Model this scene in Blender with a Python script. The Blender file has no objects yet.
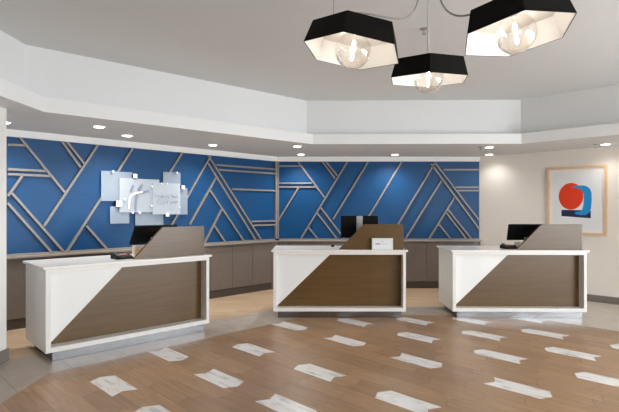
import bpy, bmesh, math, random
from mathutils import Vector, Matrix

random.seed(7)
S = bpy.context.scene
C = S.collection
R2 = math.sqrt(0.5)
PI = math.pi

# ------------------------------------------------------------------ helpers
def link(o, parent=None):
    C.objects.link(o)
    if parent is not None:
        o.parent = parent
    return o

def tag(o, label=None, cat=None, group=None, kind=None):
    if label: o['label'] = label
    if cat: o['category'] = cat
    if group: o['group'] = group
    if kind: o['kind'] = kind
    return o

def empty(name, loc=(0, 0, 0), rz=0.0, label=None, cat=None, group=None):
    o = bpy.data.objects.new(name, None)
    o.empty_display_size = 0.1
    o.location = loc
    o.rotation_euler = (0, 0, rz)
    link(o)
    return tag(o, label, cat, group)

def obj(name, bm, mats, parent=None, smooth=False, bevel=0.0, seg=2):
    me = bpy.data.meshes.new(name)
    bmesh.ops.recalc_face_normals(bm, faces=bm.faces[:])
    bm.to_mesh(me)
    bm.free()
    if not isinstance(mats, (list, tuple)):
        mats = [mats]
    for m in mats:
        me.materials.append(m)
    if smooth:
        for p in me.polygons:
            p.use_smooth = True
    o = bpy.data.objects.new(name, me)
    link(o, parent)
    if bevel > 0:
        b = o.modifiers.new('bevel', 'BEVEL')
        b.width = bevel
        b.segments = seg
        b.limit_method = 'ANGLE'
        b.angle_limit = math.radians(40)
        b.harden_normals = False
    return o

def box(bm, x0, x1, y0, y1, z0, z1, M=None, mi=0):
    vs = [bm.verts.new(Vector(p)) for p in ((x0, y0, z0), (x1, y0, z0), (x1, y1, z0), (x0, y1, z0),
                                            (x0, y0, z1), (x1, y0, z1), (x1, y1, z1), (x0, y1, z1))]
    if M is not None:
        for v in vs: v.co = M @ v.co
    for f in ((0, 3, 2, 1), (4, 5, 6, 7), (0, 1, 5, 4), (1, 2, 6, 5), (2, 3, 7, 6), (3, 0, 4, 7)):
        bm.faces.new([vs[i] for i in f]).material_index = mi
    return vs

def bx(*a, **k):
    bm = bmesh.new()
    box(bm, *a, **k)
    return bm

def prism(bm, pts, axis_a, axis_b, axis_n, o, d0, d1, mi=0):
    """polygon pts (a, b) in the plane axis_a/axis_b at origin o, from d0 to d1 along axis_n"""
    A, B, N, O = Vector(axis_a), Vector(axis_b), Vector(axis_n), Vector(o)
    lo = [bm.verts.new(O + A * a + B * b + N * d0) for a, b in pts]
    hi = [bm.verts.new(O + A * a + B * b + N * d1) for a, b in pts]
    n = len(pts)
    bm.faces.new(lo).material_index = mi
    bm.faces.new(hi[::-1]).material_index = mi
    for i in range(n):
        j = (i + 1) % n
        bm.faces.new((lo[i], lo[j], hi[j], hi[i])).material_index = mi

def lathe(bm, prof, n=32, M=None, mi=0, close=False):
    rings = []
    for r, z in prof:
        if r < 1e-6:
            rings.append([bm.verts.new((0, 0, z))])
        else:
            rings.append([bm.verts.new((r * math.cos(2 * PI * k / n), r * math.sin(2 * PI * k / n), z)) for k in range(n)])
    if M is not None:
        for r in rings:
            for v in r: v.co = M @ v.co
    for a, b in zip(rings, rings[1:]):
        for k in range(n):
            k2 = (k + 1) % n
            if len(a) == 1 and len(b) == 1: continue
            if len(a) == 1: f = bm.faces.new((a[0], b[k], b[k2]))
            elif len(b) == 1: f = bm.faces.new((a[k], b[0], a[k2]))
            else: f = bm.faces.new((a[k], b[k], b[k2], a[k2]))
            f.material_index = mi

def tube(bm, pts, r, n=10):
    pts = [Vector(p) for p in pts]
    rings = []
    up = Vector((0.123, 0.456, 0.88)).normalized()
    for i, p in enumerate(pts):
        t = (pts[min(i + 1, len(pts) - 1)] - pts[max(i - 1, 0)]).normalized()
        a = t.cross(up)
        if a.length < 1e-3: a = t.cross(Vector((1, 0, 0)))
        a.normalize()
        b = t.cross(a)
        rings.append([bm.verts.new(p + (a * math.cos(2 * PI * k / n) + b * math.sin(2 * PI * k / n)) * r) for k in range(n)])
    for A, B in zip(rings, rings[1:]):
        for k in range(n):
            bm.faces.new((A[k], A[(k + 1) % n], B[(k + 1) % n], B[k]))
    bm.faces.new(rings[0][::-1]); bm.faces.new(rings[-1])

def bez(p0, p1, p2, p3, n=20):
    p0, p1, p2, p3 = map(Vector, (p0, p1, p2, p3))
    return [p0 * (1 - t) ** 3 + p1 * 3 * t * (1 - t) ** 2 + p2 * 3 * t * t * (1 - t) + p3 * t ** 3 for t in [k / n for k in range(n + 1)]]

# ------------------------------------------------------------------ materials
def lin(h):
    h = h.lstrip('#')
    c = [int(h[i:i + 2], 16) / 255 for i in (0, 2, 4)]
    return tuple((x / 12.92 if x <= 0.04045 else ((x + 0.055) / 1.055) ** 2.4) for x in c) + (1,)

def mat(name, col, rough=0.5, metal=0.0, spec=0.5):
    m = bpy.data.materials.new(name)
    m.use_nodes = True
    b = m.node_tree.nodes['Principled BSDF']
    b.inputs['Base Color'].default_value = col if len(col) == 4 else (*col, 1)
    b.inputs['Roughness'].default_value = rough
    b.inputs['Metallic'].default_value = metal
    b.inputs['Specular IOR Level'].default_value = spec
    return m

def nodes(m):
    nt = m.node_tree
    return nt, nt.nodes['Principled BSDF'], nt.nodes.new, nt.links.new

def paint(name, col, rough=0.6, bump=0.02, spec=0.3):
    """matt paint with a faint roller texture"""
    m = mat(name, col, rough, 0, spec)
    nt, b, N, L = nodes(m)
    tc = N('ShaderNodeTexCoord'); no = N('ShaderNodeTexNoise'); bu = N('ShaderNodeBump')
    no.inputs['Scale'].default_value = 180
    no.inputs['Detail'].default_value = 2
    bu.inputs['Strength'].default_value = bump
    bu.inputs['Distance'].default_value = 0.003
    L(tc.outputs['Object'], no.inputs['Vector']); L(no.outputs['Fac'], bu.inputs['Height']); L(bu.outputs['Normal'], b.inputs['Normal'])
    return m

def wood(name, c1, c2, rough=0.4, scale=(1.2, 14, 14), spec=0.5, fine=6.0):
    """streaked veneer, grain along object X"""
    m = mat(name, c1, rough, 0, spec)
    nt, b, N, L = nodes(m)
    tc = N('ShaderNodeTexCoord'); mp = N('ShaderNodeMapping')
    mp.inputs['Scale'].default_value = scale
    n1 = N('ShaderNodeTexNoise'); n1.inputs['Scale'].default_value = 2.2; n1.inputs['Detail'].default_value = 8; n1.inputs['Roughness'].default_value = 0.65
    n2 = N('ShaderNodeTexNoise'); n2.inputs['Scale'].default_value = fine; n2.inputs['Detail'].default_value = 4
    ad = N('ShaderNodeMath'); ad.operation = 'MULTIPLY_ADD'; ad.inputs[1].default_value = 0.45
    cr = N('ShaderNodeValToRGB')
    cr.color_ramp.elements[0].position = 0.42; cr.color_ramp.elements[0].color = c1
    cr.color_ramp.elements[1].position = 0.95; cr.color_ramp.elements[1].color = c2
    L(tc.outputs['Object'], mp.inputs['Vector']); L(mp.outputs['Vector'], n1.inputs['Vector']); L(mp.outputs['Vector'], n2.inputs['Vector'])
    L(n2.outputs['Fac'], ad.inputs[0]); L(n1.outputs['Fac'], ad.inputs[2]); L(ad.outputs[0], cr.inputs['Fac'])
    L(cr.outputs['Color'], b.inputs['Base Color'])
    return m

def emit(name, col, strength):
    m = mat(name, (0, 0, 0, 1), 0.5)
    b = m.node_tree.nodes['Principled BSDF']
    b.inputs['Emission Color'].default_value = (*col[:3], 1)
    b.inputs['Emission Strength'].default_value = strength
    return m

WHITE_CEIL = paint('ceiling_paint', (0.70, 0.71, 0.71), 0.8)
WHITE_TRIM = paint('white_trim_paint', (0.83, 0.84, 0.84), 0.5)
UPPER = paint('pale_grey_upper_wall', (0.77, 0.78, 0.78), 0.6)
WHITE_WALL = paint('white_wall_paint', (0.80, 0.79, 0.77), 0.6)
CREAM = paint('cream_wallcovering', lin('#ebe5dd'), 0.6)
GREY_BASE = paint('grey_baseboard', lin('#7d756f'), 0.45)
STRIP = wood('taupe_molding', lin('#7d7874'), lin('#918c87'), 0.4, (8, 8, 8))
CAB = wood('taupe_laminate', lin('#716963'), lin('#807771'), 0.42, (18, 18, 1.5))
CABTOE = mat('dark_toe_kick', lin('#4f4743'), 0.45)
LEDGE = wood('grey_ledge', lin('#8b827a'), lin('#9c938a'), 0.35, (3, 3, 3))
WOOD = wood('walnut_laminate', lin('#574025'), lin('#69502f'), 0.27, (0.7, 22, 22), 0.36)
DESKW = wood('white_woodgrain_laminate', lin('#e6e4df'), lin('#edebe7'), 0.38, (20, 20, 1.2), fine=9)
DESKPANEL = mat('white_laminate', lin('#eeeeec'), 0.4)
QUARTZ = mat('white_quartz', lin('#f2efea'), 0.18)
STEEL = mat('brushed_steel', (0.27, 0.272, 0.28), 0.22, 1.0)
BLACK = mat('black_plastic', (0.004, 0.004, 0.0045), 0.5, 0, 0.12)
DKGREY = mat('charcoal_plastic', (0.02, 0.02, 0.022), 0.5, 0, 0.25)
SILVER = mat('silver_plastic', (0.42, 0.42, 0.44), 0.4, 0.5)
SHADE = mat('black_shade_paint', (0.004, 0.0035, 0.003), 0.6, 0, 0.12)
LINING = mat('white_shade_lining', (0.80, 0.785, 0.765), 0.4)
CORD = mat('grey_cord', (0.30, 0.29, 0.28), 0.45)
CHROME = mat('chrome', (0.75, 0.75, 0.76), 0.15, 1.0)
MAPLE = wood('maple_frame', lin('#d9b48e'), lin('#e8c9a6'), 0.4, (8, 8, 8))
PAPER = mat('white_paper', lin('#eeeceb'), 0.7)
PAPER2 = mat('pale_print_paper', lin('#e6e8ea'), 0.7)
PALETAN = wood('pale_wood', lin('#ecd2b4'), lin('#f2dec4'), 0.4, (14, 14, 2))
GREYINK = mat('grey_ink', lin('#a2a4a6'), 0.6)
DOT = mat('standoff_white_metal', (0.9, 0.9, 0.9), 0.25, 0.3)

def blue_wallcovering():
    m = mat('blue_wallcovering', lin('#1b4a86'), 0.45, 0, 0.3)
    nt, b, N, L = nodes(m)
    tc = N('ShaderNodeTexCoord'); mp = N('ShaderNodeMapping'); mp.inputs['Scale'].default_value = (3, 3, 160)
    n1 = N('ShaderNodeTexNoise'); n1.inputs['Scale'].default_value = 1.5; n1.inputs['Detail'].default_value = 5
    cr = N('ShaderNodeValToRGB')
    cr.color_ramp.elements[0].position = 0.3; cr.color_ramp.elements[0].color = lin('#043d6a')
    cr.color_ramp.elements[1].position = 0.75; cr.color_ramp.elements[1].color = lin('#095085')
    bu = N('ShaderNodeBump'); bu.inputs['Strength'].default_value = 0.15; bu.inputs['Distance'].default_value = 0.002
    L(tc.outputs['Object'], mp.inputs['Vector']); L(mp.outputs['Vector'], n1.inputs['Vector']); L(n1.outputs['Fac'], cr.inputs['Fac'])
    L(cr.outputs['Color'], b.inputs['Base Color']); L(n1.outputs['Fac'], bu.inputs['Height']); L(bu.outputs['Normal'], b.inputs['Normal'])
    return m
BLUE = blue_wallcovering()

def frosted(name, col, alpha, rough=0.35):
    """frosted acrylic: lets part of what is behind it through"""
    m = mat(name, col, rough)
    nt, b, N, L = nodes(m)
    tr = N('ShaderNodeBsdfTransparent'); mx = N('ShaderNodeMixShader')
    tr.inputs['Color'].default_value = (0.93, 0.97, 1, 1)
    mx.inputs['Fac'].default_value = alpha
    L(tr.outputs[0], mx.inputs[1]); L(b.outputs[0], mx.inputs[2]); L(mx.outputs[0], nt.nodes['Material Output'].inputs['Surface'])
    return m
ACRYL = frosted('frosted_acrylic', (0.60, 0.69, 0.78, 1), 0.34)
ACRYL2 = frosted('frosted_acrylic_front', (0.66, 0.71, 0.77, 1), 0.50)

def thin_glass():
    m = mat('bulb_glass', (1, 1, 1, 1), 0.02)
    nt, b, N, L = nodes(m)
    tr = N('ShaderNodeBsdfTransparent'); gl = N('ShaderNodeBsdfGlossy'); mx = N('ShaderNodeMixShader'); lw = N('ShaderNodeLayerWeight')
    tr.inputs['Color'].default_value = (0.985, 0.98, 0.97, 1)
    gl.inputs['Roughness'].default_value = 0.03
    gl.inputs['Color'].default_value = (1, 0.99, 0.97, 1)
    lw.inputs['Blend'].default_value = 0.36
    L(lw.outputs['Facing'], mx.inputs['Fac']); L(tr.outputs[0], mx.inputs[1]); L(gl.outputs[0], mx.inputs[2])
    L(mx.outputs[0], nt.nodes['Material Output'].inputs['Surface'])
    nt.nodes.remove(b)
    return m
BULB = thin_glass()
FILAMENT = emit('glowing_filament', (1.0, 0.92, 0.80), 60)
LENS = emit('downlight_lens', (1.0, 0.95, 0.87), 9)

def plank_floor():
    """arrow-ended floor planks; the attribute 'plank' carries one random number per plank"""
    m = mat('arrow_plank_floor', lin('#9a7558'), 0.33, 0, 0.45)
    nt, b, N, L = nodes(m)
    at = N('ShaderNodeAttribute'); at.attribute_name = 'plank'
    tc = N('ShaderNodeTexCoord')
    mp = N('ShaderNodeMapping'); mp.inputs['Rotation'].default_value = (0, 0, PI / 4)
    sc = N('ShaderNodeMapping'); sc.inputs['Scale'].default_value = (1.0, 15, 1)
    off = N('ShaderNodeVectorMath'); off.operation = 'MULTIPLY_ADD'
    off.inputs[1].default_value = (37, 19, 0)
    n1 = N('ShaderNodeTexNoise'); n1.inputs['Scale'].default_value = 1.8; n1.inputs['Detail'].default_value = 7; n1.inputs['Roughness'].default_value = 0.62
    cr = N('ShaderNodeValToRGB')
    e = cr.color_ramp.elements
    e[0].position = 0.28; e[0].color = lin('#987759')
    e[1].position = 0.78; e[1].color = lin('#b79471')
    mx = N('ShaderNodeMix'); mx.data_type = 'RGBA'; mx.blend_type = 'MULTIPLY'; mx.inputs['Factor'].default_value = 1.0
    cr2 = N('ShaderNodeValToRGB')
    f = cr2.color_ramp.elements
    f[0].position = 0; f[0].color = (0.88, 0.875, 0.87, 1)
    f[1].position = 1; f[1].color = (1.06, 1.06, 1.06, 1)
    L(tc.outputs['Object'], mp.inputs['Vector']); L(mp.outputs['Vector'], sc.inputs['Vector'])
    L(at.outputs['Color'], off.inputs[0]); L(sc.outputs['Vector'], off.inputs[2]); L(off.outputs['Vector'], n1.inputs['Vector'])
    L(n1.outputs['Fac'], cr.inputs['Fac']); L(at.outputs['Fac'], cr2.inputs['Fac'])
    L(cr.outputs['Color'], mx.inputs[6]); L(cr2.outputs['Color'], mx.inputs[7]); L(mx.outputs[2], b.inputs['Base Color'])
    return m

def brick_floor(name, c1, c2, mortar, w, h, ms, rot, rough, grain=(1.0, 14, 1), offset=0.5, amt=0.35):
    m = mat(name, c1, rough, 0, 0.45)
    nt, b, N, L = nodes(m)
    tc = N('ShaderNodeTexCoord'); mp = N('ShaderNodeMapping'); mp.inputs['Rotation'].default_value = (0, 0, rot)
    br = N('ShaderNodeTexBrick')
    br.offset = offset
    br.inputs['Scale'].default_value = 1.0
    br.inputs['Brick Width'].default_value = w
    br.inputs['Row Height'].default_value = h
    br.inputs['Mortar Size'].default_value = ms
    br.inputs['Mortar Smooth'].default_value = 0.1
    br.inputs['Color1'].default_value = c1
    br.inputs['Color2'].default_value = c2
    br.inputs['Mortar'].default_value = mortar
    sc = N('ShaderNodeMapping'); sc.inputs['Scale'].default_value = grain
    n1 = N('ShaderNodeTexNoise'); n1.inputs['Scale'].default_value = 2.0; n1.inputs['Detail'].default_value = 6
    cr = N('ShaderNodeValToRGB')
    cr.color_ramp.elements[0].position = 0.3; cr.color_ramp.elements[0].color = (1 - amt, 1 - amt, 1 - amt, 1)
    cr.color_ramp.elements[1].position = 0.7; cr.color_ramp.elements[1].color = (1.05, 1.05, 1.05, 1)
    mx = N('ShaderNodeMix'); mx.data_type = 'RGBA'; mx.blend_type = 'MULTIPLY'; mx.inputs['Factor'].default_value = 1.0
    L(tc.outputs['Object'], mp.inputs['Vector']); L(mp.outputs['Vector'], br.inputs['Vector']); L(mp.outputs['Vector'], sc.inputs['Vector'])
    L(sc.outputs['Vector'], n1.inputs['Vector']); L(n1.outputs['Fac'], cr.inputs['Fac'])
    L(br.outputs['Color'], mx.inputs[6]); L(cr.outputs['Color'], mx.inputs[7]); L(mx.outputs[2], b.inputs['Base Color'])
    return m

def marble():
    m = mat('white_marble_inlay', lin('#e9e6e1'), 0.25)
    nt, b, N, L = nodes(m)
    tc = N('ShaderNodeTexCoord'); mp = N('ShaderNodeMapping'); mp.inputs['Rotation'].default_value = (0, 0, PI / 4)
    sc = N('ShaderNodeMapping'); sc.inputs['Scale'].default_value = (1.6, 7, 1)
    n1 = N('ShaderNodeTexNoise'); n1.inputs['Scale'].default_value = 2.6; n1.inputs['Detail'].default_value = 5; n1.inputs['Distortion'].default_value = 0.6
    cr = N('ShaderNodeValToRGB')
    e = cr.color_ramp.elements
    e[0].position = 0.30; e[0].color = lin('#cbc6c1')
    e[1].position = 0.48; e[1].color = lin('#efedea')
    L(tc.outputs['Object'], mp.inputs['Vector']); L(mp.outputs['Vector'], sc.inputs['Vector']); L(sc.outputs['Vector'], n1.inputs['Vector'])
    L(n1.outputs['Fac'], cr.inputs['Fac']); L(cr.outputs['Color'], b.inputs['Base Color'])
    return m

PLANKS = plank_floor()
TILE = brick_floor('grey_floor_tile', lin('#b0a498'), lin('#beb2a6'), lin('#9a8f84'), 1.2, 0.6, 0.006, PI / 4, 0.3, (2, 3, 1), 0.5, 0.16)
LIT_TILE = brick_floor('window_lit_floor_tile', lin('#cfc5b8'), lin('#d9d0c4'), lin('#b9afa3'), 1.2, 0.6, 0.006, PI / 4, 0.3, (2, 3, 1), 0.5, 0.12)  # the grey tile again, lightened to hold the window light in its colour
TAN = brick_floor('tan_plank_floor', lin('#c8aa8a'), lin('#d4b999'), lin('#ab8f72'), 1.2, 0.2, 0.003, 0, 0.38, (0.9, 12, 1), 0.37, 0.28)
MARBLE = marble()

# ------------------------------------------------------------------ floor
XL, XR, YF = -3.40, 7.30, -4.0           # side walls and the wall behind the camera
INNER = [(-2.7, YF), (-2.7, 4.9), (0.0, 7.6), (3.3, 7.6), (6.0, 4.9), (6.0, YF)]

def clip(poly, edges):
    for (ax, ay), (bx_, by) in edges:
        out = []
        n = len(poly)
        for i in range(n):
            p, q = poly[i], poly[(i + 1) % n]
            dp = (bx_ - ax) * (p[1] - ay) - (by - ay) * (p[0] - ax)
            dq = (bx_ - ax) * (q[1] - ay) - (by - ay) * (q[0] - ax)
            if dp <= 0: out.append(p)
            if (dp < 0 < dq) or (dq < 0 < dp):
                t = dp / (dp - dq)
                out.append((p[0] + (q[0] - p[0]) * t, p[1] + (q[1] - p[1]) * t))
        poly = out
        if len(poly) < 3: return []
    return poly

EDGES = list(zip(INNER, INNER[1:] + INNER[:1]))
def uv(u, v): return ((u + v) * R2, (v - u) * R2)

def build_floor():
    bm = bmesh.new()
    lay = bm.loops.layers.float_color.new('plank')
    def face(pts, mi, val=0.5, z=0.0):
        f = bm.faces.new([bm.verts.new((x, y, z)) for x, y in pts])
        f.material_index = mi
        for l in f.loops: l[lay] = (val, val, val, 1)
        if f.normal.length == 0: f.normal_update()
        if f.calc_area() > 0:
            f.normal_update()
            if f.normal.z < 0: f.normal_flip()
    # arrow planks
    PW, PL, CH, G = 0.267, 0.56, 0.06, 0.0012
    for r in range(-12, 42):
        v0 = r * PW - 0.02
        off = (0.28 if r % 2 else 0) + 0.09 * (r % 3)
        s = 1 if r % 2 else -1
        for k in range(-16, 14):
            u0 = k * PL + off
            val = random.random()
            vm = v0 + PW / 2
            for va, vb, pa, pb in ((v0 + G, vm, 0, CH * s), (vm, v0 + PW - G, CH * s, 0)):
                q = [uv(u0 + G + pa, va), uv(u0 + PL - G + pa, va), uv(u0 + PL - G + pb, vb), uv(u0 + G + pb, vb)]
                q = clip(q, EDGES)
                if len(q) >= 3: face(q, 0, val)
    # thin dark joints show between the planks
    face([(-2.85, YF), (-2.85, 4.96), (-0.06, 7.75), (3.36, 7.75), (6.15, 4.96), (6.15, YF)], 4, 0.5, -0.0015)
    # grey tile border
    W1 = (XL, 5.33)
    face([(XL, YF), (-2.7, YF), (-2.7, 4.9), W1], 1)
    face([(-2.7, 4.9), (0, 7.6), (-0.4, 8.3), W1], 1)
    face([(0, 7.6), (3.3, 7.6), (4.4, 8.3), (-0.4, 8.3)], 1)
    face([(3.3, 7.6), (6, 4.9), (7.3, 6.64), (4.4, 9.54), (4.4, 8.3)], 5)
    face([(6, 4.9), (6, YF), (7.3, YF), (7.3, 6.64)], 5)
    # tan planks behind the desks
    face([W1, (-0.4, 8.3), (4.4, 8.3), (4.4, 9.54), (3.67, 10.27), (-0.718, 10.27), (-5.66, 5.33)], 2)
    # white marble arrow inlays: (u, v, direction)
    ins = [(-4.57, 1.90, -1), (-5.11, 2.76, 1), (-4.54, 3.58, -1), (-4.03, 2.73, 1), (-3.57, 1.87, -1), (-3.05, 2.75, 1),
           (-5.10, 4.68, 1), (-4.55, 5.52, -1), (-4.03, 4.66, 1), (-3.42, 3.57, -1), (-3.95, 6.22, -1), (-3.42, 5.47, -1),
           (-2.93, 4.61, 1), (-2.34, 3.56, -1), (-2.85, 6.18, -1), (-2.31, 5.44, -1), (-3.35, 6.85, -1), (-2.30, 6.85, -1),
           (-1.75, 6.14, -1), (-1.81, 4.59, 1), (-1.21, 5.41, -1), (-2.80, 7.56, -1), (-1.22, 6.85, -1),
           (-2.62, 1.93, -1), (-1.95, 2.75, 1), (-1.24, 3.56, -1), (-0.69, 4.61, 1), (-0.21, 5.42, -1), (-0.67, 6.13, -1),
           (-1.52, 1.93, -1), (-0.85, 2.75, 1), (-0.14, 3.56, -1), (0.41, 4.61, 1)]
    for u, v, s in ins:
        a, w, c = 0.265, 0.122, 0.062
        for va, vb, pa, pb in ((-w, 0, 0, c * s), (0, w, c * s, 0)):
            q = [uv(u - a + pa, v + va), uv(u + a + pa, v + va), uv(u + a + pb, v + vb), uv(u - a + pb, v + vb)]
            q = clip(q, EDGES)
            if len(q) >= 3: face(q, 3, 0.5, 0.0006)
    me = bpy.data.meshes.new('floor')
    bm.to_mesh(me); bm.free()
    for m in (PLANKS, TILE, TAN, MARBLE, mat('floor_joint', lin('#5d4531'), 0.6), LIT_TILE): me.materials.append(m)
    o = link(bpy.data.objects.new('floor', me))
    tag(o, 'brown arrow plank lobby floor with white marble inlays and grey tile border', 'floor', kind='structure')
build_floor()

# ------------------------------------------------------------------ walls
ZS, ZC, ZL = 2.825, 3.65, 3.0            # low soffit, upper ceiling, ledge
def frame_matrix(o, ang):
    return Matrix.Translation((o[0], o[1], 0)) @ Matrix.Rotation(ang, 4, 'Z')

def structure(name, bm, m, label, cat, parent=None, bevel=0):
    o = obj(name, bm, m, parent, bevel=bevel)
    if parent is None: tag(o, label, cat)
    o['kind'] = 'structure'
    return o

# local frames: origin at one end, local x along the wall, local -y into the room
def wall_empty_mesh(name, o, ang, length, z0, z1, m, label):
    w = structure(name, bx(0, length, 0, 0.12, z0, z1), m, label, 'wall')
    w.location = (o[0], o[1], 0)
    w.rotation_euler = (0, 0, ang)
    return w

# the blue angled wall runs from the corner (-0.718, 10.27) down to the left: its local x starts at the far left
LLEN = 6.95
L0 = (-0.718 - LLEN * R2, 10.27 - LLEN * R2)
wall_l = wall_empty_mesh('wall_left', L0, PI / 4, LLEN, 0, ZS, BLUE, 'blue angled wall with crossing taupe strips behind the glass sign')
wall_b = wall_empty_mesh('wall_back', (-0.718, 10.27), 0, 4.388, 0, ZS, BLUE, 'blue back wall with crossing taupe strips behind the middle desk')
wall_r = wall_empty_mesh('wall_right', (3.67, 10.27), -PI / 4, 5.14, 0, ZS, CREAM, 'cream angled wall that carries the framed print')
BOUNCE_CUT = paint('taupe_bounce_cut_paint', lin('#756b60'), 0.6)  # dark tone put on unseen walls to cut bounce onto the desk sides
structure('wall_left_front', bx(XL - 0.15, XL, YF, 4.3, 0, ZS), BOUNCE_CUT, 'unseen left wall beside the camera, taupe to cut bounce light', 'wall')
wall_ls = structure('wall_left_side', bx(XL - 0.15, XL, 4.3, 5.33, 0, ZS), WHITE_WALL, 'white wall end at the left edge of the view', 'wall')
structure('wall_left_nook', bx(-5.9, XL - 0.15, 5.21, 5.33, 0, ZS), WHITE_WALL, 'white return wall behind the left wall end', 'wall')
FX0, FX1 = 5.2, 6.6                      # opening added in the unseen front wall for frontal fill light
bm = bmesh.new()
box(bm, XL - 0.15, FX0, YF - 0.12, YF, 0, ZC)
box(bm, FX1, XR + 0.12, YF - 0.12, YF, 0, ZC)
box(bm, FX0, FX1, YF - 0.12, YF, 2.7, ZC)
structure('wall_front', bm, BOUNCE_CUT, 'unseen wall behind the camera, taupe to cut bounce, with an added fill light opening', 'wall')
bm = bmesh.new()
for k in range(4):
    x = FX0 + (FX1 - FX0 - 0.06) * k / 3
    box(bm, x, x + 0.06, YF - 0.09, YF - 0.03, 0, 2.7)
structure('window_4', bm, DKGREY, 'dark framed opening behind the camera, added for fill light', 'window')

# window wall on the right, outside the view
WINS = [(-3.6, -1.3), (-0.9, 1.4), (1.8, 4.1)]
WZ0, WZ1 = 0.35, 2.65
bm = bmesh.new()
box(bm, XR, XR + 0.12, YF, 6.64, 0, WZ0)
box(bm, XR, XR + 0.12, YF, 6.64, WZ1, ZS)
ys = [YF] + [y for w in WINS for y in w] + [6.64]
for a, b in zip(ys[0::2], ys[1::2]):
    box(bm, XR, XR + 0.12, a, b, WZ0, WZ1)
structure('wall_right_side', bm, WHITE_WALL, 'white window wall at the right of the lobby', 'wall')
for i, (a, b) in enumerate(WINS):
    bm = bmesh.new()
    t = 0.05
    box(bm, XR + 0.02, XR + 0.08, a, a + t, WZ0, WZ1); box(bm, XR + 0.02, XR + 0.08, b - t, b, WZ0, WZ1)
    box(bm, XR + 0.02, XR + 0.08, a + t, b - t, WZ0, WZ0 + t); box(bm, XR + 0.02, XR + 0.08, a + t, b - t, WZ1 - t, WZ1)
    box(bm, XR + 0.03, XR + 0.07, (a + b) / 2 - 0.02, (a + b) / 2 + 0.02, WZ0 + t, WZ1 - t)
    structure('window_%d' % (i + 1), bm, DKGREY, ['dark framed window farthest behind the camera', 'dark framed window in the middle of the window wall', 'dark framed window nearest the reception desks'][i], 'window')

# crossing strips on the blue walls: (s0, z0, s1, z1); on the left wall s runs from the corner towards the left
LS = [(5.03, 2.606, 4.808, 2.616), (4.859, 2.699, 4.279, 1.952), (5.03, 2.262, 4.53, 2.262), (5.03, 2.192, 4.466, 2.191), (4.849, 2.175, 5.026, 1.884),
      (4.979, 1.927, 4.301, 1.061), (5.03, 1.785, 4.466, 1.059), (3.803, 2.694, 4.566, 1.448), (4.301, 2.697, 4.047, 2.343), (4.232, 2.704, 3.987, 2.396),
      (4.232, 1.072, 3.22, 2.71), (3.958, 1.433, 3.648, 1.059), (2.301, 2.701, 2.982, 1.683), (1.698, 2.687, 2.504, 1.407), (1.547, 2.318, 2.135, 1.412),
      (1.72, 2.691, 0.462, 1.074), (1.736, 2.56, 0.61, 1.081), (1.698, 2.053, 0.911, 1.072), (1.43, 1.694, 1.791, 1.099), (1.604, 1.385, 1.369, 1.079),
      (1.557, 2.55, 0.03, 2.553), (1.498, 2.459, 0.03, 2.459), (1.188, 2.094, 0.03, 2.094), (0.706, 1.445, 0.03, 1.445), (0.646, 1.362, 0.03, 1.362)]
MS = [(0.03, 2.626, 0.526, 2.626), (0.03, 2.258, 0.771, 2.258), (0.03, 2.176, 0.846, 2.176), (0.478, 2.158, 0.043, 1.451), (0.502, 2.679, 1.044, 1.946),
      (1.516, 2.688, 0.526, 1.051), (1.021, 2.688, 1.269, 2.357), (1.101, 2.688, 1.317, 2.42), (1.966, 2.688, 1.224, 1.475), (0.958, 1.735, 1.477, 1.051),
      (0.88, 1.616, 1.317, 1.051), (0.69, 1.311, 0.902, 1.051), (2.688, 2.688, 1.702, 1.051), (3.418, 2.688, 2.437, 1.051), (3.561, 2.31, 2.783, 1.051),
      (3.427, 2.688, 4.376, 1.451), (3.386, 2.608, 4.376, 1.263), (3.842, 1.946, 3.291, 1.051), (3.702, 1.687, 4.208, 1.051), (3.654, 1.631, 4.102, 1.051),
      (3.498, 1.38, 3.762, 1.051), (3.603, 2.548, 4.376, 2.548), (3.868, 2.169, 4.376, 2.169), (3.914, 2.098, 4.376, 2.098)]
SZ0, SZ1 = 1.062, 2.724
def strip(parent, s0, z0, s1, z1, smax, w=0.033, d=0.042):
    a, b = Vector((s0, z0)), Vector((s1, z1))
    t = (b - a).normalized()
    if abs(t.y) > 0.3:
        # diagonals that stop at the ledge or the crown run right into it
        if a.y > 2.6: a = a - t * 0.08
        if b.y > 2.6: b = b + t * 0.08
        if a.y < 1.12: a = a - t * 0.08
        if b.y < 1.12: b = b + t * 0.08
    n = Vector((-t.y, t.x)) * (w / 2)
    q = [(a - n)[:], (b - n)[:], (b + n)[:], (a + n)[:]]
    q = clip(q, [((0, SZ1), (smax, SZ1)), ((smax, SZ0), (0, SZ0)), ((0, SZ0), (0, SZ1)), ((smax, SZ1), (smax, SZ0))])
    if len(q) < 3: return
    bm = bmesh.new()
    prism(bm, q, (1, 0, 0), (0, 0, 1), (0, -1, 0), (0, 0, 0), -0.003, d)
    obj('molding_strip', bm, STRIP, parent)['kind'] = 'structure'
for s0, z0, s1, z1 in LS: strip(wall_l, LLEN - s0, z0, LLEN - s1, z1, LLEN - 0.02)
for s0, z0, s1, z1 in MS: strip(wall_b, s0, z0, s1, z1, 4.388)
# upright strip in the corner of the two blue walls
obj('molding_strip', bx(LLEN - 0.058, LLEN - 0.021, -0.045, 0.003, SZ0, SZ1), STRIP, wall_l)['kind'] = 'structure'
obj('molding_strip', bx(0.021, 0.058, -0.045, 0.003, SZ0, SZ1), STRIP, wall_b)['kind'] = 'structure'

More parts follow.
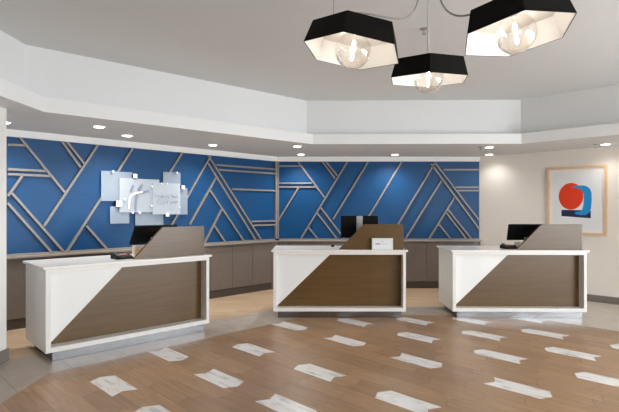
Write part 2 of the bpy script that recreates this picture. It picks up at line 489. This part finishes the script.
# white crown band over the blue walls
t1 = structure('trim_1', bx(0, LLEN - 0.02, -0.05, 0, 2.725, ZS), WHITE_TRIM, 'white crown band over the angled blue wall', 'trim')
t1.location = (L0[0], L0[1], 0); t1.rotation_euler = (0, 0, PI / 4)
t2 = structure('trim_2', bx(0.02, 4.388, -0.05, 0, 2.725, ZS), WHITE_TRIM, 'white crown band over the blue back wall', 'trim')
t2.location = (-0.718, 10.27, 0)
# baseboards
b1 = structure('baseboard_right', bx(0.03, 5.0, -0.02, 0, 0, 0.125), GREY_BASE, 'grey baseboard under the cream wall', 'baseboard')
b1.location = (3.67, 10.27, 0); b1.rotation_euler = (0, 0, -PI / 4)
structure('baseboard_left', bx(XL, XL + 0.018, YF, 5.345, 0, 0.135), GREY_BASE, 'grey baseboard of the white wall end', 'baseboard')

# ------------------------------------------------------------------ ceiling
FAS = [(-3.07, YF), (-3.07, 5.50), (0.06, 8.25), (3.65, 8.19), (6.75, 5.09), (6.75, YF)]
def offset_path(P, s):
    out = []
    n = len(P)
    def nrm(a, b):
        d = Vector((b[0] - a[0], b[1] - a[1])).normalized()
        return Vector((-d.y, d.x))               # to the left of travel: outwards (path runs clockwise)
    for i in range(n):
        if i == 0: q = Vector(P[0]) + nrm(P[0], P[1]) * s
        elif i == n - 1: q = Vector(P[-1]) + nrm(P[-2], P[-1]) * s
        else:
            n1, n2 = nrm(P[i - 1], P[i]), nrm(P[i], P[i + 1])
            q = Vector(P[i]) + (n1 + n2) / (1 + n1.dot(n2)) * s
        out.append((q.x, q.y))
    return out
UPW = offset_path(FAS, 0.30)
OUT = [(XL - 0.1, YF), (XL - 0.1, 5.33), None, None, (XR + .05, 6.6), (XR + .05, YF)]

bm = bmesh.new()
def bface(bm, pts):
    bm.faces.new([bm.verts.new(p) for p in pts])
UP2 = offset_path(FAS, 0.36)
bface(bm, [(x, y, ZC) for x, y in UP2])
bface(bm, [(x, y, ZC + 0.1) for x, y in UP2][::-1])
ceil = structure('ceiling', bm, WHITE_CEIL, 'raised off white lobby ceiling above the stepped soffit', 'ceiling')
# upper wall ring
bm = bmesh.new()
for i in range(len(FAS) - 1):
    a, b = UPW[i], UPW[i + 1]; c, d = UP2[i], UP2[i + 1]
    bface(bm, [(*a, ZL), (*b, ZL), (*b, ZC), (*a, ZC)])
    bface(bm, [(*c, ZL), (*d, ZL), (*d, ZC), (*c, ZC)])
bmesh.ops.remove_doubles(bm, verts=bm.verts[:], dist=1e-4)
obj('upper_wall', bm, UPPER, ceil)['kind'] = 'structure'
# fascia with its ledge
bm = bmesh.new()
for i in range(len(FAS) - 1):
    a, b = FAS[i], FAS[i + 1]; c, d = UP2[i], UP2[i + 1]
    bface(bm, [(*a, ZS), (*b, ZS), (*b, ZL), (*a, ZL)])
    bface(bm, [(*a, ZL), (*b, ZL), (*d, ZL), (*c, ZL)])
bmesh.ops.remove_doubles(bm, verts=bm.verts[:], dist=1e-4)
obj('fascia', bm, WHITE_TRIM, ceil)['kind'] = 'structure'
# low soffit out to the walls
bm = bmesh.new()
bface(bm, [(-3.07, YF, ZS), (-3.07, 5.5, ZS), (-6.0, 5.3, ZS), (-6.0, YF, ZS)])
bface(bm, [(-3.07, 5.5, ZS), (0.06, 8.25, ZS), (-0.75, 10.4, ZS), (-6.0, 5.3, ZS)])
bface(bm, [(0.06, 8.25, ZS), (3.65, 8.19, ZS), (3.75, 10.4, ZS), (-0.75, 10.4, ZS)])
bface(bm, [(3.65, 8.19, ZS), (6.75, 5.09, ZS), (7.5, 6.65, ZS), (3.75, 10.4, ZS)])
bface(bm, [(6.75, 5.09, ZS), (6.75, YF, ZS), (7.5, YF, ZS), (7.5, 6.65, ZS)])
bmesh.ops.remove_doubles(bm, verts=bm.verts[:], dist=1e-4)
obj('soffit', bm, WHITE_CEIL, ceil)['kind'] = 'structure'

# ------------------------------------------------------------------ base cabinets under the blue walls
def cabinet(M, s0, s1, label):
    """one unit; local x runs along the wall, -y into the room"""
    root = empty('base_cabinet', M @ Vector(((s0 + s1) / 2, -0.05, 0)), M.to_euler().z, label, 'cabinet', 'base cabinets under the blue walls')
    h = (s1 - s0) / 2
    obj('carcass', bx(-h + .001, h - .001, -0.03, 0.048, 0.145, 1.0), CAB, root)
    obj('door', bx(-h + .003, h - .003, -0.05, -0.03, 0.15, 0.975), CAB, root, bevel=0.0015, seg=1)
    obj('toe_kick', bx(-h + .001, h - .001, -0.04, 0.048, 0, 0.145), CABTOE, root)
ML = frame_matrix(L0, PI / 4)
MB = frame_matrix((-0.718, 10.27), 0)
ORD = ['first', 'second', 'third', 'fourth', 'fifth', 'sixth', 'seventh', 'eighth', 'ninth', 'tenth', 'eleventh', 'twelfth']
edges = [0.11, 0.22] + [0.22 + 0.5 * k for k in range(1, 12)]
for i in range(1, 12):
    if edges[i + 1] > 5.75: break
    cabinet(ML, LLEN - edges[i + 1], LLEN - edges[i], 'taupe base cabinet under the angled blue wall, %s from the corner strip' % ORD[i - 1])
edges = [0.223 + 0.5 * k for k in range(0, 9)]
for i in range(8):
    cabinet(MB, edges[i], edges[i + 1], 'taupe base cabinet under the straight blue back wall, %s from the corner strip' % ORD[i])
# corner fillers and the end stile
f = structure('trim_3', bx(LLEN - 0.218, LLEN - 0.045, -0.098, 0, 0, 1.0), CAB, 'taupe filler panel in the left part of the blue corner', 'trim')
f.location = (L0[0], L0[1], 0); f.rotation_euler = (0, 0, PI / 4)
f = structure('trim_4', bx(0.045, 0.221, -0.098, 0, 0, 1.0), CAB, 'taupe filler panel in the right part of the blue corner', 'trim')
f.location = (-0.718, 10.27, 0)
f = structure('trim_5', bx(4.225, 4.388, -0.098, 0, 0, 1.0), CAB, 'taupe end panel beside the cream wall', 'trim')
f.location = (-0.718, 10.27, 0)
def ledge(name, M, s0, s1, label, end=False):
    root = empty(name, M.translation, M.to_euler().z, label, 'worktop')
    obj('slab', bx(s0, s1, -0.15, -0.001, 1.003, 1.03), LEDGE, root, bevel=0.003)
    obj('upstand', bx(s0, s1, -0.035, -0.001, 1.03, 1.061), LEDGE, root)
    if end: obj('end_cap', bx(s1 - 0.02, s1, -0.149, -0.10, 0.94, 1.003), DESKPANEL, root)
ledge('cabinet_worktop', ML, 1.2, LLEN - 0.065, 'long grey worktop over the cabinets of the angled blue wall')
ledge('cabinet_worktop', MB, 0.065, 4.388, 'long grey worktop over the cabinets of the blue back wall', True)

# ------------------------------------------------------------------ reception desks
W, D = 2.07, 0.87
def desk(loc, ang, label):
    root = empty('reception_desk', loc, ang, label, 'desk', 'reception desks')
    # carcass: two sides, top rail, bottom rail, back
    bm = bmesh.new()
    box(bm, 0, 0.055, 0, D, 0.1, 1.03)
    obj('side_panel', bm, DESKW, root, bevel=0.003)
    obj('side_panel', bx(W - 0.045, W, 0, D, 0.1, 1.03), DESKW, root, bevel=0.003)
    obj('top_rail', bx(0.055, W - 0.045, 0, 0.19, 0.985, 1.03), DESKW, root, bevel=0.002)
    obj('bottom_rail', bx(0.055, W - 0.045, 0, D - 0.05, 0.1, 0.155), DESKW, root, bevel=0.002)
    obj('countertop', bx(-0.03, W + 0.03, -0.03, D + 0.03, 1.03, 1.06), QUARTZ, root, bevel=0.006, seg=3)
    # recessed front: white wedge before the walnut panel
    bm = bmesh.new()
    prism(bm, [(0.055, 0.175), (0.893, 0.985), (0.055, 0.985)], (1, 0, 0), (0, 0, 1), (0, 1, 0), (0, 0, 0), 0.085, 0.15)
    obj('white_wedge_panel', bm, DESKPANEL, root, bevel=0.002)
    obj('walnut_panel', bx(0.055, W - 0.045, 0.15, 0.17, 0.155, 0.985), WOOD, root)
    obj('toe_kick', bx(0.07, W - 0.07, 0.012, D - 0.10, 0, 0.1), STEEL, root, bevel=0.002)
    # walnut privacy screen on the counter, its slope in line with the wedge
    bm = bmesh.new()
    prism(bm, [(1.03, 1.06), (2.05, 1.06), (2.05, 1.46), (1.43, 1.46)], (1, 0, 0), (0, 0, 1), (0, 1, 0), (0, 0, 0), 0.10, 0.14)
    obj('privacy_screen', bm, WOOD, root, bevel=0.002)
    return root, Matrix.Translation(loc) @ Matrix.Rotation(ang, 4, 'Z')

DESKS = [((-2.912, 5.24, 0), math.radians(43.3), 'white and walnut reception desk standing at an angle beside the white wall end'),
         ((-0.565, 7.415, 0), 0.0, 'white and walnut reception desk in the middle with a small white sign on it'),
         ((2.234, 7.41, 0), math.radians(-1.2), 'white and walnut reception desk before the cream wall and framed print')]
DM = []
for loc, a, lab in DESKS:
    DM.append(desk(loc, a, lab)[1])

def place(root, M, x, y, z, rz=0.0):
    p = M @ Vector((x, y, z))
    root.location = p
    root.rotation_euler = (0, 0, M.to_euler().z + rz)

def monitor(M, x, y, zc, tilt, h, strip_m, label):
    """seen from its back; local -y is towards the lobby"""
    root = empty('computer_monitor', label=label, cat='monitor')
    place(root, M, x, y, 1.0605)
    z = zc - 1.0605
    T = Matrix.Translation((0, 0, z)) @ Matrix.Rotation(tilt, 4, 'X')
    w = 0.62
    obj('housing', bx(-w / 2, w / 2, -0.02, 0.012, -h / 2, h / 2, M=T), BLACK, root, bevel=0.006)
    obj('screen', bx(-w / 2 + .012, w / 2 - .012, 0.012, 0.0145, -h / 2 + .012, h / 2 - .012, M=T), DKGREY, root)
    if strip_m: obj('back_strip', bx(-0.05, 0.05, -0.032, -0.02, -h / 2 + .03, h / 2 - .002, M=T), SILVER, root, bevel=0.003)
    bm = bmesh.new()
    box(bm, -0.035, 0.035, 0.005, 0.05, 0.012, z)
    obj('stand_neck', bm, SILVER, root, bevel=0.004)
    obj('stand_base', bx(-0.13, 0.13, -0.09, 0.12, 0, 0.012), SILVER, root, bevel=0.004)
    return root
monitor(DM[0], 1.52, 0.57, 1.345, math.radians(36), 0.315, None, 'black tilted monitor behind the walnut screen of the angled desk')
monitor(DM[1], 1.395, 0.50, 1.405, math.radians(2), 0.365, SILVER, 'upright monitor with a silver strip on its black back, middle desk')
monitor(DM[2], 1.355, 0.50, 1.318, math.radians(16), 0.275, None, 'black tilted monitor on the desk before the cream wall')

def riser(M, x, y, h, m, label):
    root = obj('document_box', bx(-0.11, 0.11, -0.05, 0.05, 0, h), m, bevel=0.003)
    place(root, M, x, y, 1.0605)
    tag(root, label, 'box')
    return root
riser(DM[0], 1.27, 0.40, 0.15, PALETAN, 'pale wood box under the tilted monitor of the angled desk')
riser(DM[2], 1.21, 0.31, 0.105, DESKPANEL, 'small white box under the monitor of the desk before the cream wall')

REDTOP = mat('dull_red_cover', lin('#8e4a48'), 0.45)
def terminal(M, x, y, label, rz=0.0):
    root = empty('desk_phone', label=label, cat='phone', group='phones on the counters')
    place(root, M, x, y, 1.0605, rz)
    bm = bmesh.new()
    prism(bm, [(-0.10, 0.0), (0.10, 0.0), (0.10, 0.055), (0.07, 0.058), (-0.10, 0.02)], (0, 1, 0), (0, 0, 1), (1, 0, 0), (0, 0, 0), -0.115, 0.115)
    obj('body', bm, BLACK, root, bevel=0.006)
    bm = bmesh.new()
    T = Matrix.Translation((-0.075, -0.005, 0.055)) @ Matrix.Rotation(math.radians(12), 4, 'X')
    box(bm, -0.024, 0.024, -0.085, 0.085, -0.012, 0.012, M=T)
    obj('handset', bm, DKGREY, root, bevel=0.008, seg=3)
    T = Matrix.Translation((0.02, 0.03, 0.051)) @ Matrix.Rotation(math.radians(12.6), 4, 'X')
    obj('display', bx(-0.05, 0.05, -0.03, 0.03, -0.004, 0.006, M=T), REDTOP, root, bevel=0.002)
    T = Matrix.Translation((0.03, -0.04, 0.0345)) @ Matrix.Rotation(math.radians(12.6), 4, 'X')
    bm = bmesh.new()
    for i in range(3):
        for j in range(4):
            box(bm, -0.045 + i * 0.028, -0.025 + i * 0.028, -0.035 + j * 0.018, -0.023 + j * 0.018, -0.002, 0.004, M=T)
    obj('keypad', bm, DKGREY, root)
terminal(DM[0], 0.97, 0.30, 'black phone with a dull red display on the angled desk')
terminal(DM[2], 0.985, 0.28, 'black phone with a dull red display on the desk before the cream wall')
m = bmesh.new()
lathe(m, [(0, 0.034), (0.012, 0.033), (0.024, 0.027), (0.031, 0.015), (0.033, 0.0), (0, 0)], 20, Matrix.Diagonal((1, 1.6, 1, 1)))
mo = empty('computer_mouse', label='tiny dark mouse on the white counter of the middle desk', cat='mouse')
place(mo, DM[1], 0.96, 0.66, 1.0605)
obj('body', m, BLACK, mo, smooth=True)
obj('scroll_wheel', bx(-0.003, 0.003, 0.015, 0.03, 0.028, 0.0335), SILVER, mo)

# small counter sign
sg = empty('counter_sign', label='small white sign block on the counter of the middle desk', cat='sign')
place(sg, DM[1], 1.71, 0.05, 1.0605)
obj('block', bx(-0.165, 0.165, -0.012, 0.035, 0, 0.182), mat('sign_acrylic', lin('#dfe6e6'), 0.15), sg, bevel=0.003)
obj('card', bx(-0.145, 0.145, -0.0145, -0.012, 0.018, 0.155), PAPER2, sg)
bm = bmesh.new()
box(bm, -0.11, -0.035, -0.0155, -0.0145, 0.082, 0.102)
obj('bold_print', bm, mat('grey_print', lin('#8d9291'), 0.6), sg)
bm = bmesh.new()
for k in range(9):
    box(bm, -0.022 + k * 0.0145, -0.014 + k * 0.0145, -0.0155, -0.0145, 0.084, 0.099)
obj('light_print', bm, mat('light_print', lin('#c3c8c9'), 0.6), sg)
obj('crest', bx(-0.014, 0.010, -0.0155, -0.0145, 0.118, 0.142), mat('crest_print', lin('#c5c9c9'), 0.6), sg)

# ------------------------------------------------------------------ glass sign on the angled blue wall
sign = empty('wall_sign', (L0[0], L0[1], 0), PI / 4, 'overlapping frosted glass panels with a curved logo on the angled blue wall', 'sign')
def sg_panel(name, s0, s1, z0, z1, off, m):
    return obj(name, bx(LLEN - s0, LLEN - s1, -off - 0.008, -off, z0, z1), m, sign, bevel=0.0015, seg=1)
for a in [(3.742, 3.228, 1.829, 2.312, 0.05), (3.602, 3.284, 1.462, 1.742, 0.05), (3.177, 2.668, 1.409, 1.702, 0.045),
          (2.675, 2.335, 2.108, 2.354, 0.05), (2.745, 2.193, 1.600, 2.080, 0.05)]:
    sg_panel('frosted_panel', *a, ACRYL)
sg_panel('frosted_panel', 3.461, 2.761, 1.647, 2.209, 0.075, ACRYL2)
sg_panel('frosted_panel', 2.896, 2.368, 1.607, 2.153, 0.098, ACRYL2)
def standoff(s, z, half, off):
    bm = bmesh.new()
    M = Matrix.Translation((LLEN - s, 0, z)) @ Matrix.Rotation(PI / 2, 4, 'X')
    if half > 0.03:
        box(bm, LLEN - s - half, LLEN - s + half, -off - 0.012, 0.002, z - half, z + half, mi=1)  # dark body keeps the shaded side of the block in its colour
        box(bm, LLEN - s - half, LLEN - s + half, -off - 0.02, -off - 0.012, z - half, z + half)
    else:
        lathe(bm, [(0, -0.002), (half, -0.002), (half, off + 0.016), (half * 0.8, off + 0.02), (0, off + 0.02)], 16, M)
    obj('standoff', bm, [DOT, DKGREY], sign)
for s, z in [(3.204, 2.251), (2.618, 1.602), (2.309, 2.092)]: standoff(s, z, 0.034, 0.09)
standoff(3.478, 1.786, 0.045, 0.09)
for s, z in [(3.576, 2.306), (2.736, 2.141), (2.628, 2.145), (2.432, 2.347), (2.91, 2.084), (2.916, 1.752), (2.384, 1.725), (3.246, 1.639), (3.128, 1.639), (3.389, 1.857)]:
    standoff(s, z, 0.018, 0.095)
def ribbon(name, pts, widths, m, off=0.09):
    P = [Vector((LLEN - s, z)) for s, z in pts]
    l, r = [], []
    for i, p in enumerate(P):
        t = (P[min(i + 1, len(P) - 1)] - P[max(i - 1, 0)]).normalized()
        n = Vector((-t.y, t.x)) * widths[i] / 2
        l.append((p + n)[:]); r.append((p - n)[:])
    bm = bmesh.new()
    lo = [[bm.verts.new((x, -off, z)) for x, z in q] for q in (l, r)]
    hi = [[bm.verts.new((x, -off - 0.008, z)) for x, z in q] for q in (l, r)]
    n = len(P)
    for i in range(n - 1):
        bm.faces.new((lo[0][i], lo[0][i + 1], lo[1][i + 1], lo[1][i])); bm.faces.new((hi[0][i], hi[0][i + 1], hi[1][i + 1], hi[1][i]))
        for k in (0, 1): bm.faces.new((lo[k][i], lo[k][i + 1], hi[k][i + 1], hi[k][i]))
    for i in (0, n - 1): bm.faces.new((lo[0][i], lo[1][i], hi[1][i], hi[0][i]))
    return obj(name, bm, m, sign)
LOGOW = mat('logo_white', (0.9, 0.93, 0.96), 0.3)
LOGOB = mat('logo_steel_blue', lin('#6f89a6'), 0.35)
LOGOG = mat('logo_grey', lin('#7c8796'), 0.35)
ribbon('logo_swoosh', [(3.307, 1.70), (3.303, 1.80), (3.290, 1.88), (3.262, 1.93), (3.215, 1.955), (3.15, 1.975), (3.07, 1.99)], [0.022, 0.03, 0.034, 0.038, 0.036, 0.03, 0.022], LOGOW)
ribbon('logo_swoosh_tip', [(3.07, 1.99), (3.01, 2.002), (2.95, 2.012)], [0.022, 0.022, 0.01], LOGOB)
ribbon('logo_stroke', [(3.225, 2.095), (3.25, 2.05), (3.275, 1.985)], [0.03, 0.034, 0.03], LOGOG)
ribbon('logo_stroke', [(3.075, 2.115), (3.105, 2.07), (3.14, 2.01)], [0.03, 0.036, 0.034], LOGOG)
ribbon('logo_stroke', [(3.16, 1.945), (3.178, 1.88), (3.188, 1.78), (3.193, 1.68)], [0.034, 0.034, 0.03, 0.02], LOGOG)
def words(txt, name, s, z, size, m, off, shear=0.0):
    cu = bpy.data.curves.new(name, 'FONT')
    cu.body = txt
    cu.size = size
    cu.extrude = 0.002
    cu.shear = shear
    cu.align_x = 'CENTER'
    t = bpy.data.objects.new(name, cu)
    C.objects.link(t)
    bpy.context.view_layer.update()
    me = bpy.data.meshes.new_from_object(t.evaluated_get(bpy.context.evaluated_depsgraph_get()))
    bpy.data.objects.remove(t)
    me.materials.clear(); me.materials.append(m)
    o = bpy.data.objects.new(name, me)
    link(o, sign)
    o.location = (LLEN - s, -off, z)
    o.rotation_euler = (PI / 2, 0, 0)
    return o
INK = mat('sign_lettering', lin('#a3adb8'), 0.4)
words('Holiday Inn', 'lettering', 2.64, 1.895, 0.10, INK, 0.109)
words('Express', 'lettering', 2.62, 1.795, 0.125, INK, 0.109, 0.15)

# ------------------------------------------------------------------ framed print on the cream wall
pic = empty('framed_print', (3.67, 10.27, 0), -PI / 4, 'framed abstract print of a red disc and blue arch on the cream wall', 'picture')
s0, s1, z0, z1 = 1.392, 2.413, 1.215, 2.50
bm = bmesh.new()
fw = 0.048
box(bm, s0, s0 + fw, -0.04, -0.001, z0, z1); box(bm, s1 - fw, s1, -0.04, -0.001, z0, z1)
box(bm, s0 + fw, s1 - fw, -0.04, -0.001, z0, z0 + fw); box(bm, s0 + fw, s1 - fw, -0.04, -0.001, z1 - fw, z1)
obj('frame', bm, MAPLE, pic)
obj('mat_board', bx(s0 + fw, s1 - fw, -0.018, -0.001, z0 + fw, z1 - fw), PAPER, pic)
obj('print_sheet', bx(1.50, 2.305, -0.0195, -0.018, 1.325, 2.385), PAPER2, pic)
REDP = mat('red_print_ink', lin('#e23a12'), 0.6)
BLUP = mat('blue_print_ink', lin('#1691d4'), 0.6)
NAVP = mat('navy_print_ink', lin('#152a50'), 0.6)
def flat(name, pts, m, d):
    bm = bmesh.new()
    prism(bm, pts, (1, 0, 0), (0, 0, 1), (0, -1, 0), (0, 0, 0), 0.0194, d)
    obj(name, bm, m, pic)
flat('navy_block', [(1.647, 1.565), (2.148, 1.529), (2.148, 1.665), (1.98, 1.678), (1.647, 1.683)], NAVP, 0.0200)
flat('red_disc', [(1.812 + 0.212 * math.cos(a), 1.94 + 0.252 * math.sin(a)) for a in [2 * PI * k / 48 for k in range(48)]], REDP, 0.0204)
top = [(1.83, 2.105), (1.88, 2.13), (1.95, 2.14), (2.033, 2.137), (2.09, 2.115), (2.135, 2.07), (2.16, 2.0), (2.162, 1.85), (2.15, 1.70), (2.12, 1.63), (2.069, 1.59), (1.98, 1.585), (1.886, 1.607),
       (1.886, 1.645), (1.96, 1.65), (2.003, 1.685), (2.026, 1.77), (2.033, 1.88), (2.03, 1.973), (2.005, 2.04), (1.965, 2.075), (1.91, 2.09)]
flat('blue_arch', top, BLUP, 0.0208)

# ------------------------------------------------------------------ recessed downlights
def downlight(x, y, label, power=70):
    root = empty('recessed_downlight', (x, y, ZS), 0, label, 'light', 'recessed downlights in the soffit')
    bm = bmesh.new()
    lathe(bm, [(0.068, -0.002), (0.070, -0.006), (0.088, -0.006), (0.092, 0.0), (0.068, 0.0), (0.068, -0.002)], 32)
    obj('trim_ring', bm, WHITE_TRIM, root, smooth=True)
    bm = bmesh.new()
    lathe(bm, [(0, -0.016), (0.03, -0.0155), (0.055, -0.013), (0.069, -0.007), (0.069, -0.001), (0, -0.001)], 32)
    obj('lens', bm, LENS, root)
    ld = bpy.data.lights.new('downlight_beam', 'SPOT')
    ld.energy = power
    ld.spot_size = math.radians(150)
    ld.spot_blend = 1.0
    ld.shadow_soft_size = 0.06
    ld.color = (1.0, 0.975, 0.94)
    lo = bpy.data.objects.new('downlight_beam', ld)
    link(lo, root)
    lo.location = (0, 0, -0.06)
for x, y, lab, *pw in [(-3.96, 6.16, 'recessed downlight beside the white wall end'),
                  (-2.87, 6.48, 'recessed downlight over the far end of the angled desk, nearer the white wall'),
                  (-2.79, 7.27, 'recessed downlight close to the angled blue wall, left of the glass sign top'),
                  (-1.70, 8.35, 'recessed downlight close to the angled blue wall, right of the glass sign'),
                  (-0.22, 8.52, 'recessed downlight before the blue corner, the one nearer the soffit edge'),
                  (-0.175, 9.77, 'recessed downlight at the blue corner, the one nearer the wall'),
                  (1.765, 9.8, 'recessed downlight over the centre of the blue back wall'),
                  (3.27, 8.65, 'recessed downlight at the cream corner, the one nearer the soffit edge', 32),
                  (3.70, 9.78, 'recessed downlight at the cream corner, the one nearer the wall', 16),
                  (5.14, 8.25, 'recessed downlight above the framed print', 14)]:
    downlight(x, y, lab, *pw)

def sprinkler(x, y, z, label):
    root = empty('fire_sprinkler', (x, y, z), 0, label, 'sprinkler', 'ceiling fire sprinklers')
    bm = bmesh.new()
    lathe(bm, [(0, -0.012), (0.025, -0.012), (0.045, -0.002), (0.045, 0), (0, 0)], 24)
    obj('escutcheon', bm, CORD, root, smooth=False)
    bm = bmesh.new()
    lathe(bm, [(0, -0.06), (0.024, -0.06), (0.024, -0.057), (0.007, -0.055), (0.007, -0.01), (0, -0.01)], 16)
    obj('deflector', bm, CORD, root)
sprinkler(1.24, 5.14, ZC, 'grey sprinkler on the raised ceiling behind the pendant rod')
sprinkler(3.10, 8.62, ZS + 0.002, 'tiny sprinkler on the soffit beside the downlights near the cream corner')
sprinkler(4.98, 8.26, ZS, 'tiny sprinkler on the soffit beside the downlight above the print')

# ------------------------------------------------------------------ pendant lamps
RB, RT, HH = 0.30, 0.262, 0.133
CAN = Vector((0.862, 3.44, ZC))
def pendant(c, rot, label, cord_pts, stem=False, wire=None):
    root = empty('pendant_lamp', c, 0, label, 'lamp', 'hexagonal black pendant lamps')
    Rm = Matrix(rot).to_4x4()
    A = [math.radians(210 + 60 * k) for k in range(6)]
    def ring(r, z): return [Rm @ Vector((r * math.cos(a), r * math.sin(a), z)) for a in A]
    def shell(r0, z0, r1, z1, th, cap):
        bm = bmesh.new()
        a, b = [bm.verts.new(p) for p in ring(r0, z0)], [bm.verts.new(p) for p in ring(r1, z1)]
        a2, b2 = [bm.verts.new(p) for p in ring(r0 - th, z0)], [bm.verts.new(p) for p in ring(r1 - th, z1 - th)]
        for k in range(6):
            j = (k + 1) % 6
            bm.faces.new((a[k], a[j], b[j], b[k])); bm.faces.new((a2[k], b2[k], b2[j], a2[j])); bm.faces.new((a[k], a2[k], a2[j], a[j]))
        bm.faces.new(b); bm.faces.new(b2[::-1])
        return bm
    obj('shade', shell(RB, 0, RT, HH, 0.003, True), SHADE, root)
    obj('shade_lining', shell(RB - 0.004, 0.001, RT - 0.004, HH - 0.005, 0.003, True), LINING, root)
    bm = bmesh.new()
    lathe(bm, [(0, HH + (0.03 if stem else 0.10)), (0.010, HH + (0.03 if stem else 0.10)), (0.012, HH + 0.03), (0.03, HH + 0.02), (0.03, HH), (0, HH)], 20, None if not stem else Rm)
    obj('cap', bm, SHADE, root)
    bm = bmesh.new()
    lathe(bm, [(0, HH - 0.01), (0.024, HH - 0.01), (0.022, 0.118), (0, 0.118)], 20, Rm)
    obj('socket', bm, CHROME, root)
    r = 0.107; zc = 0.014
    bm = bmesh.new()
    prof = [(0.021, 0.122)] + [(r * math.sin(t), zc + r * math.cos(t)) for t in [0.2 + (PI - 0.2) * k / 22 for k in range(23)]]
    prof[-1] = (0, zc - r)
    lathe(bm, prof, 40, Rm)
    g = obj('bulb', bm, BULB, root, smooth=True)
    bm = bmesh.new()
    lathe(bm, [(0, 0.075), (0.006, 0.072), (0.008, 0.06), (0.008, -0.035), (0.005, -0.045), (0, -0.047)], 12, Rm)
    obj('filament', bm, FILAMENT, g, smooth=True)
    if stem:
        bm = bmesh.new()
        tube(bm, [(0, 0, HH), (0, 0, ZC - c[2])], 0.008)
        obj('rod', bm, CHROME, root)
        bm = bmesh.new()
        lathe(bm, [(0, -0.035), (0.075, -0.035), (0.085, -0.028), (0.085, 0), (0, 0)], 32, Matrix.Translation((CAN.x - c[0], CAN.y - c[1], ZC - c[2])))
        obj('canopy', bm, SHADE, root)
    else:
        bm = bmesh.new()
        tube(bm, cord_pts, 0.006)
        obj('cord', bm, CORD, root)
        bm = bmesh.new()
        tube(bm, [wire, (wire[0], wire[1], ZC - c[2])], 0.002, 6)
        obj('suspension_wire', bm, CORD, root)
    pl = bpy.data.lights.new('bulb_light', 'POINT')
    pl.energy = 0.45
    pl.color = (1.0, 0.96, 0.91)
    pl.shadow_soft_size = 0.03
    lo = bpy.data.objects.new('bulb_light', pl)
    link(lo, root)
    lo.location = Rm @ Vector((0, 0, 0.0))
c1, c2, c3 = (0.253, 2.789, 2.617), (0.856, 3.427, 2.628), (1.114, 2.559, 2.632)
ROT1 = ((0.9577, 0.2553, 0.1327), (-0.2604, 0.9652, 0.022), (-0.1225, -0.0556, 0.9909))
ROT2 = ((0.9781, 0.208, 0.0083), (-0.2066, 0.9747, -0.0851), (-0.0258, 0.0815, 0.9963))
ROT3 = ((0.9576, 0.276, -0.0824), (-0.2685, 0.9589, 0.0916), (0.1043, -0.0656, 0.9924))
def cord(c, mid1, mid2, end):
    cv = Vector(c)
    return [p - cv for p in bez(cv + Vector((0.0, 0.0, HH + 0.10)), mid1, mid2, end, 28)]
pendant(c1, ROT1, 'black hexagonal pendant lamp hanging leftmost of the three', cord(c1, (0.55, 2.95, 2.925), (0.80, 3.28, 2.80), (0.80, 3.40, 3.63)), wire=(-0.11, 0.02, 0.14))
pendant(c2, ROT2, 'black hexagonal pendant lamp on the straight chrome rod, smallest and lowest in view', None, stem=True)
pendant(c3, ROT3, 'black hexagonal pendant lamp hanging rightmost and nearest of the three', cord(c3, (0.98, 2.70, 2.84), (0.80, 3.20, 2.74), (0.92, 3.42, 3.63)), wire=(0.1, 0.02, 0.14))

# ------------------------------------------------------------------ light
wd = bpy.data.worlds.new('World')
S.world = wd
wd.use_nodes = True
bg = wd.node_tree.nodes['Background']
bg.inputs['Color'].default_value = (0.90, 0.955, 1.0, 1)
bg.inputs['Strength'].default_value = 16.5
for a, b in WINS:
    al = bpy.data.lights.new('window_portal', 'AREA')
    al.shape = 'RECTANGLE'
    al.size = b - a
    al.size_y = WZ1 - WZ0
    al.cycles.is_portal = True
    o = bpy.data.objects.new('window_portal', al)
    link(o)
    o.location = (XR + 0.13, (a + b) / 2, (WZ0 + WZ1) / 2)
    o.rotation_euler = (PI / 2, 0, PI / 2)      # -Z of the lamp looks into the room
al = bpy.data.lights.new('window_portal', 'AREA')  # portal of the added front opening, brings in fill light
al.shape = 'RECTANGLE'
al.size = FX1 - FX0
al.size_y = 2.7
al.cycles.is_portal = True
o = link(bpy.data.objects.new('window_portal', al))
o.location = ((FX0 + FX1) / 2, YF - 0.13, 1.35)
o.rotation_euler = (PI / 2, 0, 0)

# ------------------------------------------------------------------ camera and colour management
cam = bpy.data.cameras.new('camera')
cam.sensor_width = 36
cam.lens = 475 / 619 * 36
cam.shift_y = 3 / 619
cam.clip_start = 0.05
co = bpy.data.objects.new('camera', cam)
link(co)
co.location = (0, 0, 1.7)
co.rotation_euler = (PI / 2, 0, 0)
S.camera = co
vs = S.view_settings
vs.view_transform = 'Standard'
vs.look = 'None'
vs.gamma = 1
vs.use_curve_mapping = False
vs.exposure = 0.0
S.cycles.use_denoising = True
S.cycles.max_bounces = 10
S.cycles.diffuse_bounces = 6
S.cycles.transparent_max_bounces = 12
S.cycles.sample_clamp_indirect = 6
